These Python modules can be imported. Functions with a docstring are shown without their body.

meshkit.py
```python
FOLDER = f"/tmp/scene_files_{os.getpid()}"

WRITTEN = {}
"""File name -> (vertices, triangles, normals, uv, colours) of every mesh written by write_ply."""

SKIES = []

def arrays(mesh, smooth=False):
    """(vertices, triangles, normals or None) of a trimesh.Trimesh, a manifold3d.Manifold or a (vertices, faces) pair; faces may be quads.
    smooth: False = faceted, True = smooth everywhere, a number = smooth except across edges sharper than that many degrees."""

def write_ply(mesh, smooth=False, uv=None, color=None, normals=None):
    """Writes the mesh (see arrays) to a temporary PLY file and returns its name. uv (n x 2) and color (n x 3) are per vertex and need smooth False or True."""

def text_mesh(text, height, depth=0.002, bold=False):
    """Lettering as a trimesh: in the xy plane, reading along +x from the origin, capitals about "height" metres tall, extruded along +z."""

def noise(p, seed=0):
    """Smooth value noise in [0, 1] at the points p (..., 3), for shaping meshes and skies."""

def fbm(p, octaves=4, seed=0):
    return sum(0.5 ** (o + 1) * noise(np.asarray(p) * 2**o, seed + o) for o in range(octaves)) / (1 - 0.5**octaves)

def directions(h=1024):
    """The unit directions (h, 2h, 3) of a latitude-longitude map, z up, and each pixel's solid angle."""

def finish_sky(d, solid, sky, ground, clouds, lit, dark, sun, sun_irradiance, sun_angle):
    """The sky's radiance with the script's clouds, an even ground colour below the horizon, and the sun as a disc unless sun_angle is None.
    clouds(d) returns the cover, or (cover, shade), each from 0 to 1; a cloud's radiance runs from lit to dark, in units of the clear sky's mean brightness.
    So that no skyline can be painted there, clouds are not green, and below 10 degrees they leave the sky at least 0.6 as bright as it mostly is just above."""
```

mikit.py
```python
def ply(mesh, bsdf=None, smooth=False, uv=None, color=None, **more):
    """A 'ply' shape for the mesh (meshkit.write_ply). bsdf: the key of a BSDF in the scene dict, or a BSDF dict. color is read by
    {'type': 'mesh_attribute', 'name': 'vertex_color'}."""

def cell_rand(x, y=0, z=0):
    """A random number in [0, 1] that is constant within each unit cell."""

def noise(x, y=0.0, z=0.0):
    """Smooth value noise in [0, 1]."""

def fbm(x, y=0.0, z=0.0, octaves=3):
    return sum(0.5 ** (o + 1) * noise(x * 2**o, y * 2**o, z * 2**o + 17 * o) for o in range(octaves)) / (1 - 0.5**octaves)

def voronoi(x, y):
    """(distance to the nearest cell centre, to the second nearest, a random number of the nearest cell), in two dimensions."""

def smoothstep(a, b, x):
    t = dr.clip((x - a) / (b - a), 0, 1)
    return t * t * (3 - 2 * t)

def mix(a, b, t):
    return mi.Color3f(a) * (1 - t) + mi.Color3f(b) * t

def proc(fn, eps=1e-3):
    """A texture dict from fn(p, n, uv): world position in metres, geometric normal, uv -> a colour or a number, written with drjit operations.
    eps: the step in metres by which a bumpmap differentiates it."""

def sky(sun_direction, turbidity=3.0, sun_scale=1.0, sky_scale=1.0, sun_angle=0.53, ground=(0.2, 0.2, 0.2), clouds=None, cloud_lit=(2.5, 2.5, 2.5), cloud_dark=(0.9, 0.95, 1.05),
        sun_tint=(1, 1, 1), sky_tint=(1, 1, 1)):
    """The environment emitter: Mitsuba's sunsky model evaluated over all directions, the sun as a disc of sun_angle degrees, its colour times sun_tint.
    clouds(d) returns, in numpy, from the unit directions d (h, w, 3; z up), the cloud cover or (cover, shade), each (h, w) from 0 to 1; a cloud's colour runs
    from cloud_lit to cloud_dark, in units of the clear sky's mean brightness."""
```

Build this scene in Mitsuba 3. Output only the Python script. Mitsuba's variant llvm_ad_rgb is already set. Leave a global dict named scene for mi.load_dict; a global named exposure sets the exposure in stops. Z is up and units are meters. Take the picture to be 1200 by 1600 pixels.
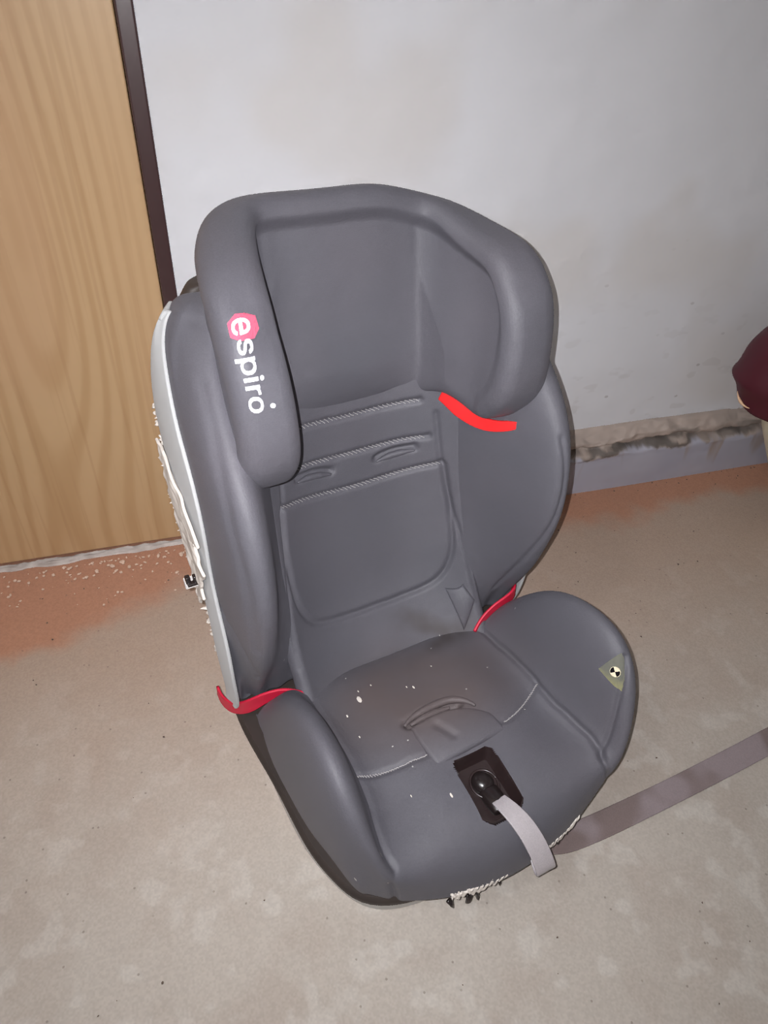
import math
import numpy as np, trimesh, mitsuba as mi, drjit as dr
import mikit, meshkit
from mikit import proc, noise, fbm, voronoi, smoothstep, mix
from scipy.interpolate import CubicSpline
from scipy.spatial import cKDTree
from scipy.sparse import coo_matrix
from scipy.ndimage import gaussian_filter, gaussian_filter1d

# ------------------------------------------------------------------ camera, light, exposure
CAM_H, PITCH, ROLL, FPX = 0.985294, 0.7191695, -0.0631010, 1114.704
_f = np.array([0, math.cos(PITCH), -math.sin(PITCH)]); _r = np.array([1.0, 0, 0]); _d = np.cross(_f, _r)
RIGHT = math.cos(ROLL) * _r + math.sin(ROLL) * _d
DOWN = -math.sin(ROLL) * _r + math.cos(ROLL) * _d
EYE = np.array([0, 0, CAM_H])
T = mi.ScalarTransform4f
exposure = 0.54
scene = {'type': 'scene'}
labels = {}
scene['camera'] = {'type': 'perspective', 'fov': math.degrees(2 * math.atan(600 / FPX)), 'fov_axis': 'x', 'near_clip': 0.01, 'far_clip': 50.0,
                   'to_world': T().look_at(origin=EYE.tolist(), target=(EYE + _f).tolist(), up=(-DOWN).tolist())}
# the phone's own flash, a couple of centimetres beside the lens
FLASH = EYE - 0.015 * RIGHT - 0.006 * DOWN
scene['phone_flash'] = {'type': 'spot', 'intensity': {'type': 'rgb', 'value': [3.2, 3.2, 3.3]}, 'cutoff_angle': 62.0, 'beam_width': 14.0,
                        'to_world': T().look_at(origin=FLASH.tolist(), target=(FLASH + _f).tolist(), up=[0, 0, 1])}
# a globe lamp under the cellar ceiling, to the left and out of the frame
LAMP_POS, LAMP_RADIANCE = (-0.75, -0.35, 2.16), 34.0

# ------------------------------------------------------------------ frames
WALL_D, WALL_YAW = 1.12944, 0.324427
def W(s, n, z):
    """wall frame: s along the back wall, n out of the wall towards the room, z up"""
    c, q = math.cos(WALL_YAW), math.sin(WALL_YAW)
    s, n, z = np.broadcast_arrays(*(np.asarray(v, float) for v in (s, n, z)))
    return np.stack([s * c + n * q, WALL_D + s * q - n * c, z], -1)
SX, SY, SA = -0.011994, 0.711557, 0.523181
def S(p):
    """seat frame (x to the seat's side, y forward, z up) to the world"""
    p = np.asarray(p, float); c, s = math.cos(SA), math.sin(SA)
    return np.stack([SX + p[..., 0] * c + p[..., 1] * s, SY + p[..., 0] * s - p[..., 1] * c, p[..., 2]], -1)

# ------------------------------------------------------------------ mesh helpers
def resample(ctrl, nu, nv, su=0.0, sv=0.0):
    """cubic surface through the control grid; su, sv > 0 crowd the samples towards the edges"""
    ctrl = np.asarray(ctrl, float)
    def ts(n, k):
        t = np.linspace(0, 1, n); return (1 - k) * t + k * (1 - np.cos(math.pi * t)) / 2
    def knots(axis):
        d = np.linalg.norm(np.diff(ctrl, axis=axis), axis=-1).mean(1 - axis)
        k = np.r_[0, np.cumsum(np.sqrt(d * d.mean()))]; return k / k[-1]
    a = CubicSpline(knots(0), ctrl, axis=0)(ts(nu, su))
    return CubicSpline(knots(1), a, axis=1)(ts(nv, sv))

def mirror_rows(half):
    """rows of control points from the middle outwards -> rows from one side to the other (x mirrored); result [u][v]"""
    h = np.asarray(half, float)                      # [v][u][3]
    left = h[:, :0:-1] * [-1, 1, 1]
    return np.concatenate([left, h], 1).transpose(1, 0, 2)

def grid_normals(g):
    n = np.cross(np.gradient(g, axis=0), np.gradient(g, axis=1))
    return n / np.maximum(np.linalg.norm(n, axis=-1, keepdims=True), 1e-12)

def dense(poly, step=0.0015):
    p = np.asarray(poly, float); d = np.r_[0, np.cumsum(np.linalg.norm(np.diff(p, axis=0), axis=1))]
    if len(p) > 2:
        cs = CubicSpline(d, p); return cs(np.linspace(0, d[-1], max(int(d[-1] / step), 2)))
    t = np.linspace(0, 1, max(int(d[-1] / step), 2))[:, None]; return p[0] * (1 - t) + p[1] * t

def carve(grid, n, grooves, amount=1.0):
    """press lines into the surface (depth > 0) or raise them (depth < 0)"""
    flat = grid.reshape(-1, 3); off = np.zeros(len(flat)); tree = cKDTree(flat)
    for poly, width, depth in grooves:
        line = gaussian_filter1d(flat[tree.query(dense(poly))[1]], 3, axis=0, mode='nearest')   # laid onto the surface
        d, _ = cKDTree(line).query(flat, distance_upper_bound=width * 4)
        off -= np.where(np.isfinite(d), depth * np.exp(-np.minimum((d / width) ** 2, 40)), 0)
    return grid + n * (off.reshape(grid.shape[:2]) * amount)[..., None]

def grid_faces(nu, nv, flip=False):
    i = np.arange(nu * nv).reshape(nu, nv)
    q = np.stack([i[:-1, :-1], i[1:, :-1], i[1:, 1:], i[:-1, 1:]], -1).reshape(-1, 4)
    if flip: q = q[:, ::-1]
    return np.vstack([q[:, [0, 1, 2]], q[:, [0, 2, 3]]])

def thin(p, n, size=0.0022):
    p, n = p.reshape(-1, 3), n.reshape(-1, 3); _, inv = np.unique(np.floor(p / size).astype(int), axis=0, return_inverse=True); inv = inv.ravel()
    c = np.bincount(inv)[:, None]; q, m = (np.stack([np.bincount(inv, a[:, k]) for k in range(3)], 1) / c for a in (p, n))
    return q, m / np.maximum(np.linalg.norm(m, axis=1, keepdims=True), 1e-9)

def even_normals(g, front, size=0.003, reach=0.009):
    """normals averaged over equal patches of area, so that crowded grid corners do not count"""
    a = np.cross(np.gradient(g, axis=0), np.gradient(g, axis=1)).reshape(-1, 3); p = g.reshape(-1, 3)
    if (a @ front).sum() < 0: a = -a
    _, inv = np.unique(np.floor(p / size).astype(int), axis=0, return_inverse=True); inv = inv.ravel(); c = np.bincount(inv)[:, None]
    q, m = np.stack([np.bincount(inv, p[:, k]) for k in range(3)], 1) / c, np.stack([np.bincount(inv, a[:, k]) for k in range(3)], 1)
    d, i = cKDTree(q).query(p, k=40); n = (m[i] * np.exp(-(d / reach) ** 2)[..., None]).sum(1)
    return (n / np.linalg.norm(n, axis=1, keepdims=True)).reshape(g.shape)

class Pad:
    """a padded panel: a middle surface with an outline, rounded at its rim, thick inside"""
    def __init__(self, ctrl, nu, nv, thick, radius, front, back=1.0, grooves=(), bulge=None, su=0.6, sv=0.6, hole=None, soft=0.02, corner=0.0, power=2.0):
        g = resample(ctrl, nu, nv, su, sv); n = grid_normals(g)
        if (n * np.asarray(front, float)).sum(-1).mean() < 0: n = -n
        if corner: n = even_normals(g, np.asarray(front, float))
        n = gaussian_filter(n, (nu * soft, nv * soft, 0), mode='nearest'); n /= np.linalg.norm(n, axis=-1, keepdims=True)
        rim = np.concatenate([dense(e, 0.001) for e in (g[0], g[-1], g[:, 0], g[:, -1])])
        d = cKDTree(rim).query(g.reshape(-1, 3))[0].reshape(g.shape[:2]); self.rim_distance = d
        edge = np.zeros_like(d, bool); edge[0] = edge[-1] = True; edge[:, 0] = edge[:, -1] = True
        d[edge] = 0
        prof = np.maximum(1 - (1 - np.minimum(d / radius, 1)) ** power, 0) ** (1 / power)
        t = (thick(g, d) if callable(thick) else thick) * prof / 2
        if bulge is not None: t = t + bulge(g, d) * prof
        f = g + n * t[..., None]
        if len(grooves): f = carve(f, n * prof[..., None], grooves)
        b = g - n * (t * (back(g) if callable(back) else back))[..., None]
        self.front, self.n = f, grid_normals(f)
        if (self.n * n).sum() < 0: self.n = -self.n
        faces = grid_faces(nu, nv)
        e1, e2 = f[1, 0] - f[0, 0], f[0, 1] - f[0, 0]
        up = np.cross(np.gradient(g, axis=0), np.gradient(g, axis=1))[nu // 2, nv // 2] @ n[nu // 2, nv // 2] > 0
        ff, fb = (faces, faces[:, ::-1]) if up else (faces[:, ::-1], faces)
        if hole is not None:
            c = g.reshape(-1, 3)[faces].mean(1); keep = ~hole(c)
            ff, fb = ff[keep], fb[keep]
        v = np.vstack([f.reshape(-1, 3), b.reshape(-1, 3)])
        idx = np.arange(nu * nv).reshape(nu, nv); remap = np.arange(2 * nu * nv)
        remap[nu * nv + idx[edge]] = idx[edge]
        F = np.vstack([ff, remap[fb + nu * nv]])
        if corner:                                        # iron out the four corners of the grid
            ends = np.array([g[0, 0], g[0, -1], g[-1, 0], g[-1, -1]])
            k = np.exp(-(cKDTree(ends).query(v)[0] / corner) ** 2); E = np.vstack([F[:, [0, 1]], F[:, [1, 2]], F[:, [2, 0]]])
            A = coo_matrix((np.ones(len(E)), (E[:, 0], E[:, 1])), shape=(len(v), len(v))).tocsr(); A = A + A.T; deg = np.asarray(A.sum(1)).ravel()
            used = deg > 0; deg[~used] = 1
            for _ in range(160): v = v + (.6 * k * used)[:, None] * (A @ v / deg[:, None] - v)
            f = v[:nu * nv].reshape(f.shape); self.front, self.n = f, grid_normals(f)
            if (self.n * n).sum() < 0: self.n = -self.n
        self.mesh = trimesh.Trimesh(v, F, process=False)
        self.mesh.remove_unreferenced_vertices()
        self.points, self.pn = thin(self.front, self.n); self.tree = cKDTree(self.points)
    def lay(self, p, off=0.0):
        """drop points (seat frame) onto the front surface, off metres above it"""
        p = np.asarray(p, float); q = p.reshape(-1, 3)
        d, i = self.tree.query(q, k=6); w = 1 / (d + 1e-4); w /= w.sum(1, keepdims=True)
        base = (self.points[i] * w[..., None]).sum(1); n = (self.pn[i] * w[..., None]).sum(1)
        n /= np.linalg.norm(n, axis=1, keepdims=True)
        o = np.broadcast_to(np.asarray(off, float).reshape(-1, 1) if np.ndim(off) else off, (len(q), 1))
        return (q - ((q - base) * n).sum(1, keepdims=True) * n + n * o).reshape(p.shape)
    def normal(self, p):
        return self.pn[self.tree.query(np.asarray(p).reshape(-1, 3))[1]].reshape(np.shape(p))

def loop_loft(rows, ns, nk, cap=0.012, grooves=()):
    """closed sections [row][k][3] lofted along the rows, ends rounded off"""
    rows = np.asarray(rows, float); closed = np.concatenate([rows, rows[:, :1]], 1)
    d = np.linalg.norm(np.diff(closed, axis=1), axis=-1).mean(0); k = np.r_[0, np.cumsum(np.sqrt(d * d.mean()))]; k /= k[-1]
    a = CubicSpline(k, closed, axis=1, bc_type='periodic')(np.linspace(0, 1, nk + 1)[:-1])
    d = np.linalg.norm(np.diff(rows, axis=0), axis=-1).mean(1); m = np.r_[0, np.cumsum(d)]; m /= m[-1]
    g = CubicSpline(m, a, axis=0)(np.linspace(0, 1, ns))
    def caps(end, prev):
        c = end.mean(0); w = c - prev.mean(0); w /= np.linalg.norm(w); out = []
        for t in np.linspace(0, math.pi / 2, 8)[1:]:
            k = 1 - (1 - math.cos(t)) * 0.55 if t < math.pi / 2 - 1e-6 else 0.40
            out.append(c + (end - c) * k + w * cap * math.sin(t))
        return out + [np.repeat(out[-1].mean(0)[None], len(end), 0)]
    lo, hi = caps(g[0], g[3])[::-1], caps(g[-1], g[-4])
    g = np.concatenate([lo, g, hi])
    nr = len(g); i = np.arange(nr * nk).reshape(nr, nk); j = np.roll(i, -1, 1)
    q = np.stack([i[:-1], j[:-1], j[1:], i[1:]], -1).reshape(-1, 4)
    mesh = trimesh.Trimesh(g.reshape(-1, 3), np.vstack([q[:, [0, 1, 2]], q[:, [0, 2, 3]]]), process=False)
    if mesh.volume < 0: mesh.invert()
    if len(grooves):
        n = np.array(mesh.vertex_normals).reshape(g.shape); mesh.vertices = carve(g, n, grooves).reshape(-1, 3)
    return mesh, g

class Surf:
    """nearest-point helper on a ready mesh, with the same lay() as Pad"""
    def __init__(self, mesh):
        self.points, self.pn = thin(np.array(mesh.vertices), np.array(mesh.vertex_normals)); self.tree = cKDTree(self.points)
    lay = Pad.lay; normal = Pad.normal

def ribbon(path, across, width, thick=0.0022, n=60, smooth=True):
    """a strap: path [m][3], across [m][3] directions of its width"""
    path, across = np.asarray(path, float), np.asarray(across, float)
    d = np.r_[0, np.cumsum(np.linalg.norm(np.diff(path, axis=0), axis=1))]; t = np.linspace(0, d[-1], n)
    p = CubicSpline(d, path)(t); a = CubicSpline(d, across)(t); a /= np.linalg.norm(a, axis=1, keepdims=True)
    w = np.interp(t, d, width)[:, None] if np.ndim(width) else np.full((n, 1), width)
    tan = np.gradient(p, axis=0); tan /= np.linalg.norm(tan, axis=1, keepdims=True)
    a = a - (a * tan).sum(1, keepdims=True) * tan; a /= np.linalg.norm(a, axis=1, keepdims=True)
    nn = np.cross(tan, a); ring = []
    for x, y in ((-.5, .3), (-.46, .5), (-.2, .42), (.2, .42), (.46, .5), (.5, .3), (.5, -.3), (.46, -.5), (-.46, -.5), (-.5, -.3)):
        ring.append(p + a * w * x + nn * thick * y)
    g = np.stack(ring, 1); nr, nk = g.shape[:2]; i = np.arange(nr * nk).reshape(nr, nk); j = np.roll(i, -1, 1)
    q = np.stack([i[:-1], j[:-1], j[1:], i[1:]], -1).reshape(-1, 4)
    caps = [[i[0, 0], i[0, k + 1], i[0, k]] for k in range(1, nk - 1)] + [[i[-1, 0], i[-1, k], i[-1, k + 1]] for k in range(1, nk - 1)]
    m = trimesh.Trimesh(g.reshape(-1, 3), np.vstack([q[:, [0, 1, 2]], q[:, [0, 2, 3]], caps]), process=False)
    if m.volume < 0: m.invert()
    return m

def tube(path, r, k=10, n=None, flat=1.0):
    p = np.asarray(path, float)
    if n: 
        d = np.r_[0, np.cumsum(np.linalg.norm(np.diff(p, axis=0), axis=1))]; p = CubicSpline(d, p)(np.linspace(0, d[-1], n))
    r = np.broadcast_to(np.asarray(r, float), (len(p),)) if np.ndim(r) == 0 else np.interp(np.linspace(0, 1, len(p)), np.linspace(0, 1, len(r)), r)
    tan = np.gradient(p, axis=0); tan /= np.linalg.norm(tan, axis=1, keepdims=True)
    ref = np.array([0, 0, 1.0]) if abs(tan[:, 2]).mean() < 0.8 else np.array([1.0, 0, 0])
    a = np.cross(tan, ref); a /= np.linalg.norm(a, axis=1, keepdims=True); b = np.cross(a, tan); b *= flat
    th = np.arange(k) * 2 * math.pi / k
    g = p[:, None] + r[:, None, None] * (np.cos(th)[None, :, None] * a[:, None] + np.sin(th)[None, :, None] * b[:, None])
    nr = len(p); i = np.arange(nr * k).reshape(nr, k); j = np.roll(i, -1, 1)
    q = np.stack([i[:-1], j[:-1], j[1:], i[1:]], -1).reshape(-1, 4)
    v = np.vstack([g.reshape(-1, 3), p[0], p[-1]]); e = nr * k
    c = [[e, i[0, (x + 1) % k], i[0, x]] for x in range(k)] + [[e + 1, i[-1, x], i[-1, (x + 1) % k]] for x in range(k)]
    m = trimesh.Trimesh(v, np.vstack([q[:, [0, 1, 2]], q[:, [0, 2, 3]], c]), process=False)
    if m.volume < 0: m.invert()
    return m

def in_poly(pts, poly):
    x, y = pts[:, 0], pts[:, 1]; ins = np.zeros(len(pts), bool); poly = np.asarray(poly, float)
    for (x0, y0), (x1, y1) in zip(poly, np.roll(poly, -1, 0)):
        c = (y0 > y) != (y1 > y)
        ins ^= c & (x < (x1 - x0) * (y - y0) / ((y1 - y0) if y1 != y0 else 1e-12) + x0)
    return ins

def cat(ms): return trimesh.util.concatenate([m for m in ms])

def put(key, mesh, bsdf, smooth=True, frame=None, color=None):
    if frame is not None:
        mesh = trimesh.Trimesh(frame(np.array(mesh.vertices)), np.array(mesh.faces), process=False)
    scene[key] = mikit.ply(mesh, bsdf, smooth=smooth, color=color)
    return mesh

def tag(key, **k): labels.setdefault(key, {}).update(k)

# ------------------------------------------------------------------ materials
def rgb(*c): return {'type': 'rgb', 'value': list(c)}
def lin(r, g, b):
    return tuple(((v / 255 + 0.055) / 1.055) ** 2.4 if v > 10 else v / 255 / 12.92 for v in (r, g, b))
def seat_xyz(p):
    c, s = math.cos(SA), math.sin(SA); dx, dy = p.x - SX, p.y - SY
    return dx * c + dy * s, dx * s - dy * c, p.z
def wall_snz(p):
    c, q = math.cos(WALL_YAW), math.sin(WALL_YAW); x, y = p.x, p.y - WALL_D
    return x * c + y * q, x * q - y * c, p.z

def fabric_colour(p, n, uv):
    x, y, z = seat_xyz(p)
    big = fbm(x * 9, y * 9, z * 9, 3)
    fine = noise(x * 900, y * 900, z * 900)
    c = mix(lin(72, 72, 78), lin(80, 77, 83), big) * (0.94 + 0.12 * fine)
    # brown grime rubbed into the seat hollow and along the fold
    hollow = smoothstep(0.17, 0.05, dr.sqrt(dr.square(x * 0.9) + dr.square((y - 0.16) * 1.3))) * smoothstep(0.24, 0.2, z)
    grime = hollow * (0.45 + 0.8 * fbm(x * 14, y * 14, 3.0, 3))
    c = mix(c, lin(80, 69, 67), dr.clip(grime * 0.75, 0, 0.8))
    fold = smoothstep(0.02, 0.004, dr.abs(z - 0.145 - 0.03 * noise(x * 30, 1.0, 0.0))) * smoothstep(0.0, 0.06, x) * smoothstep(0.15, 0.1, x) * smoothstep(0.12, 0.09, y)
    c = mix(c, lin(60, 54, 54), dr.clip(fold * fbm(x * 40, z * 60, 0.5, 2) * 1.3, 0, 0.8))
    # pale dried specks
    f, s2, r = voronoi(x * 70, y * 70 + z * 50)
    speck = smoothstep(0.09, 0.05, f) * smoothstep(0.965, 0.975, r) * smoothstep(0.24, 0.20, z)
    c = mix(c, lin(170, 166, 162), dr.clip(speck, 0, 1) * 0.8)
    return c

def M(name, d, two=True):
    scene[name] = {'type': 'twosided', 'bsdf': d} if two else d
    return name
M('fabric', {'type': 'bumpmap', 'tex': proc(lambda p, n, uv: noise(p.x * 700, p.y * 700, p.z * 700) + 2.5 * fbm(p.x * 60, p.y * 60, p.z * 60, 2), 4e-4), 'scale': 0.00025,
             'bsdf': {'type': 'principled', 'base_color': proc(fabric_colour), 'roughness': 0.62, 'specular': 0.45, 'sheen': 0.8}})
M('thread', {'type': 'diffuse', 'reflectance': rgb(*lin(150, 146, 146))})
M('lining', {'type': 'principled', 'base_color': rgb(*lin(158, 158, 158)), 'roughness': 0.7, 'specular': 0.3})
M('fleece', {'type': 'diffuse', 'reflectance': rgb(*lin(196, 188, 180))})
M('red_plastic', {'type': 'principled', 'base_color': rgb(*lin(176, 26, 52)), 'roughness': 0.5, 'specular': 0.4})
M('red_guide', {'type': 'principled', 'base_color': rgb(*lin(206, 34, 36)), 'roughness': 0.5, 'specular': 0.4})
M('shell_plastic', {'type': 'principled', 'base_color': proc(lambda p, n, uv: mix(lin(44, 38, 36), lin(54, 46, 42), fbm(p.x * 30, p.y * 30, p.z * 30, 2))), 'roughness': 0.55, 'specular': 0.35})
M('base_plastic', {'type': 'principled', 'base_color': rgb(*lin(160, 158, 155)), 'roughness': 0.5, 'specular': 0.4})
M('gloss_black', {'type': 'principled', 'base_color': rgb(*lin(30, 24, 24)), 'roughness': 0.22, 'specular': 0.6})
M('tray_plastic', {'type': 'principled', 'base_color': rgb(*lin(38, 28, 28)), 'roughness': 0.33, 'specular': 0.6})
M('white_plastic', {'type': 'principled', 'base_color': rgb(*lin(190, 186, 184)), 'roughness': 0.4})
M('webbing', {'type': 'principled', 'base_color': proc(lambda p, n, uv: mix(lin(146, 140, 142), lin(158, 151, 153), noise(p.x * 800, p.y * 800, p.z * 800))), 'roughness': 0.45, 'specular': 0.5})
M('floor_webbing', {'type': 'principled', 'base_color': proc(lambda p, n, uv: mix(lin(112, 98, 96), lin(132, 120, 122), smoothstep(0.35, 0.7, fbm(p.x * 22, p.y * 22, 0.0, 2))) * (0.95 + 0.1 * noise(p.x * 700, p.y * 700, 0))), 'roughness': 0.4, 'specular': 0.5})
M('logo_pink', {'type': 'diffuse', 'reflectance': rgb(*lin(180, 84, 104))})
M('logo_white', {'type': 'diffuse', 'reflectance': rgb(*lin(184, 184, 188))})
M('tag_cloth', {'type': 'diffuse', 'reflectance': proc(lambda p, n, uv: mix(lin(98, 98, 90), lin(122, 120, 92), smoothstep(0.262, 0.276, 0.538 - p.z + 0.004 * noise(p.x * 200, p.y * 200, p.z * 200))))})
M('tag_cream', {'type': 'diffuse', 'reflectance': rgb(*lin(206, 196, 168))})
M('tag_black', {'type': 'diffuse', 'reflectance': rgb(*lin(24, 22, 24))})

def plaster_colour(p, n, uv):
    s, m, z = wall_snz(p)
    big = fbm(s * 3.1 + 5, z * 3.3, 0.3, 4)
    c = mix(lin(194, 193, 196), lin(210, 209, 212), big)
    warm = smoothstep(0.5, 0.72, fbm(s * 4 + 11, z * 4, 2.0, 3))
    c = mix(c, lin(190, 183, 177), warm * 0.45)
    scuff = smoothstep(0.62, 0.74, fbm(s * 26, z * 40, 4.0, 3)) * smoothstep(0.55, 0.2, z)
    c = mix(c, lin(164, 158, 154), scuff * 0.22)
    pits = smoothstep(0.16, 0.08, voronoi(s * 30, z * 42)[0]) * smoothstep(0.95, 0.97, voronoi(s * 30, z * 42)[2]) * smoothstep(0.6, 0.3, z)
    return mix(c, lin(140, 132, 128), pits * 0.5)
M('plaster', {'type': 'bumpmap', 'tex': proc(lambda p, n, uv: fbm(p.x * 25, p.y * 25, p.z * 25, 4) + 0.35 * noise(p.x * 260, p.y * 260, p.z * 260), 1e-3), 'scale': 0.0011,
              'bsdf': {'type': 'diffuse', 'reflectance': proc(plaster_colour)}})

def floor_colour(p, n, uv):
    s, m, z = wall_snz(p)
    m = -m
    m = dr.abs(m)
    big = fbm(s * 3 + 2, m * 3, 0.0, 4); mid = fbm(s * 16, m * 16, 3.0, 4); fine = noise(s * 420, m * 420, 1.0)
    c = mix(lin(156, 147, 138), lin(171, 163, 154), big)
    c = mix(c, lin(150, 137, 127), smoothstep(0.45, 0.75, mid) * 0.35)
    c = mix(c, lin(184, 179, 172), smoothstep(0.55, 0.75, fbm(s * 34 + 9, m * 34, 5.0, 3)) * 0.35)
    # reddish brick dust and old floor paint left along the wall
    edge = m + 0.16 * (fbm(s * 6, m * 6, 7.0, 4) - 0.5) + 0.05 * (fbm(s * 30, m * 30, 2.0, 3) - 0.5)
    c = mix(c, lin(158, 135, 119), smoothstep(0.75, 0.15, edge) * 0.85)
    wide = dr.clip(-0.42 - s, 0, 0.5) * 0.34 + dr.clip(s + 0.1, 0, 0.5) * 0.05
    c = mix(c, lin(164, 116, 92), smoothstep(0.14, 0.06, edge - wide) * 0.85)
    pits = smoothstep(0.12, 0.05, voronoi(s * 60, m * 60)[0]) * smoothstep(0.93, 0.95, voronoi(s * 60, m * 60)[2])
    c = mix(c, lin(96, 88, 82), pits * 0.5)
    return c * (0.93 + 0.14 * fine)
M('concrete', {'type': 'bumpmap', 'tex': proc(lambda p, n, uv: fbm(p.x * 30, p.y * 30, 0.0, 4) + 0.3 * noise(p.x * 300, p.y * 300, 0.0), 1e-3), 'scale': 0.0012,
               'bsdf': {'type': 'principled', 'base_color': proc(floor_colour), 'roughness': 0.75, 'specular': 0.25}})

def wood_colour(p, n, uv):
    s, m, z = wall_snz(p)
    # veneer with long cathedral grain running up the door
    w = s + 0.045 * (fbm(s * 2.5, z * 1.1, 1.0, 3) - 0.5)
    r = dr.sqrt(dr.square((w + 0.565) * 9.0) + dr.square((fbm(s * 3, z * 0.8, 9.0, 2) - 0.5) * 3.0)) * 5.5 + z * 3.4
    ring = 0.5 + 0.5 * dr.sin(r * 6.2 + 3 * noise(s * 12, z * 3, 0.0))
    streak = fbm(s * 140, z * 3.0, 0.0, 3)
    c = mix(lin(176, 145, 109), lin(160, 126, 89), smoothstep(0.35, 1.0, ring) * 0.5 * smoothstep(0.25, 0.08, dr.abs(s + 0.565)) + 0.15 * ring)
    c = mix(c, lin(150, 114, 78), smoothstep(0.5, 0.8, streak) * 0.3)
    return mix(c, lin(176, 140, 110), smoothstep(0.45, 0.7, fbm(s * 5, z * 1.5, 4.0, 2)) * 0.4)
M('door_veneer', {'type': 'principled', 'base_color': proc(wood_colour), 'roughness': 0.42, 'specular': 0.4})
M('frame_paint', {'type': 'principled', 'base_color': rgb(*lin(62, 44, 44)), 'roughness': 0.3, 'specular': 0.55})

def plinth_colour(p, n, uv):
    s, m, z = wall_snz(p)
    m = dr.abs(m)
    blue = mix(lin(150, 149, 162), lin(162, 160, 169), fbm(s * 14, z * 14, 1.0, 3))
    drip = smoothstep(0.56, 0.66, fbm(s * 26 + 0.3 * noise(s * 60, z * 20, 1.0), 0.0, 3.0, 3)) * smoothstep(0.0, 0.04, z - 0.09 * noise(s * 33, 0.0, 9.0)) * (0.5 + 0.5 * noise(s * 120, z * 6, 2.0))
    blue = mix(blue, lin(142, 124, 108), drip * 0.8)
    mortar = mix(lin(172, 156, 146), lin(148, 136, 128), fbm(s * 22, z * 30, m * 30, 4))
    dirt = smoothstep(0.5, 0.7, fbm(s * 18 + 3, z * 50, 2.0, 3))
    mortar = mix(mortar, lin(110, 102, 96), dirt * 0.6)
    edge = 0.097 + 0.034 * (fbm(s * 34, z * 12, 5.0, 4) - 0.5)
    crack = smoothstep(0.012, 0.003, dr.abs(z - edge - 0.007 - 0.014 * (noise(s * 40, 1.0, 3.0) - 0.5))) * smoothstep(0.25, 0.5, fbm(s * 15, z * 40, 8.0, 3))
    mortar = mix(mortar, lin(92, 86, 82), crack * 0.85)
    return mix(blue, mortar, smoothstep(-0.004, 0.004, z - edge))
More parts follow.
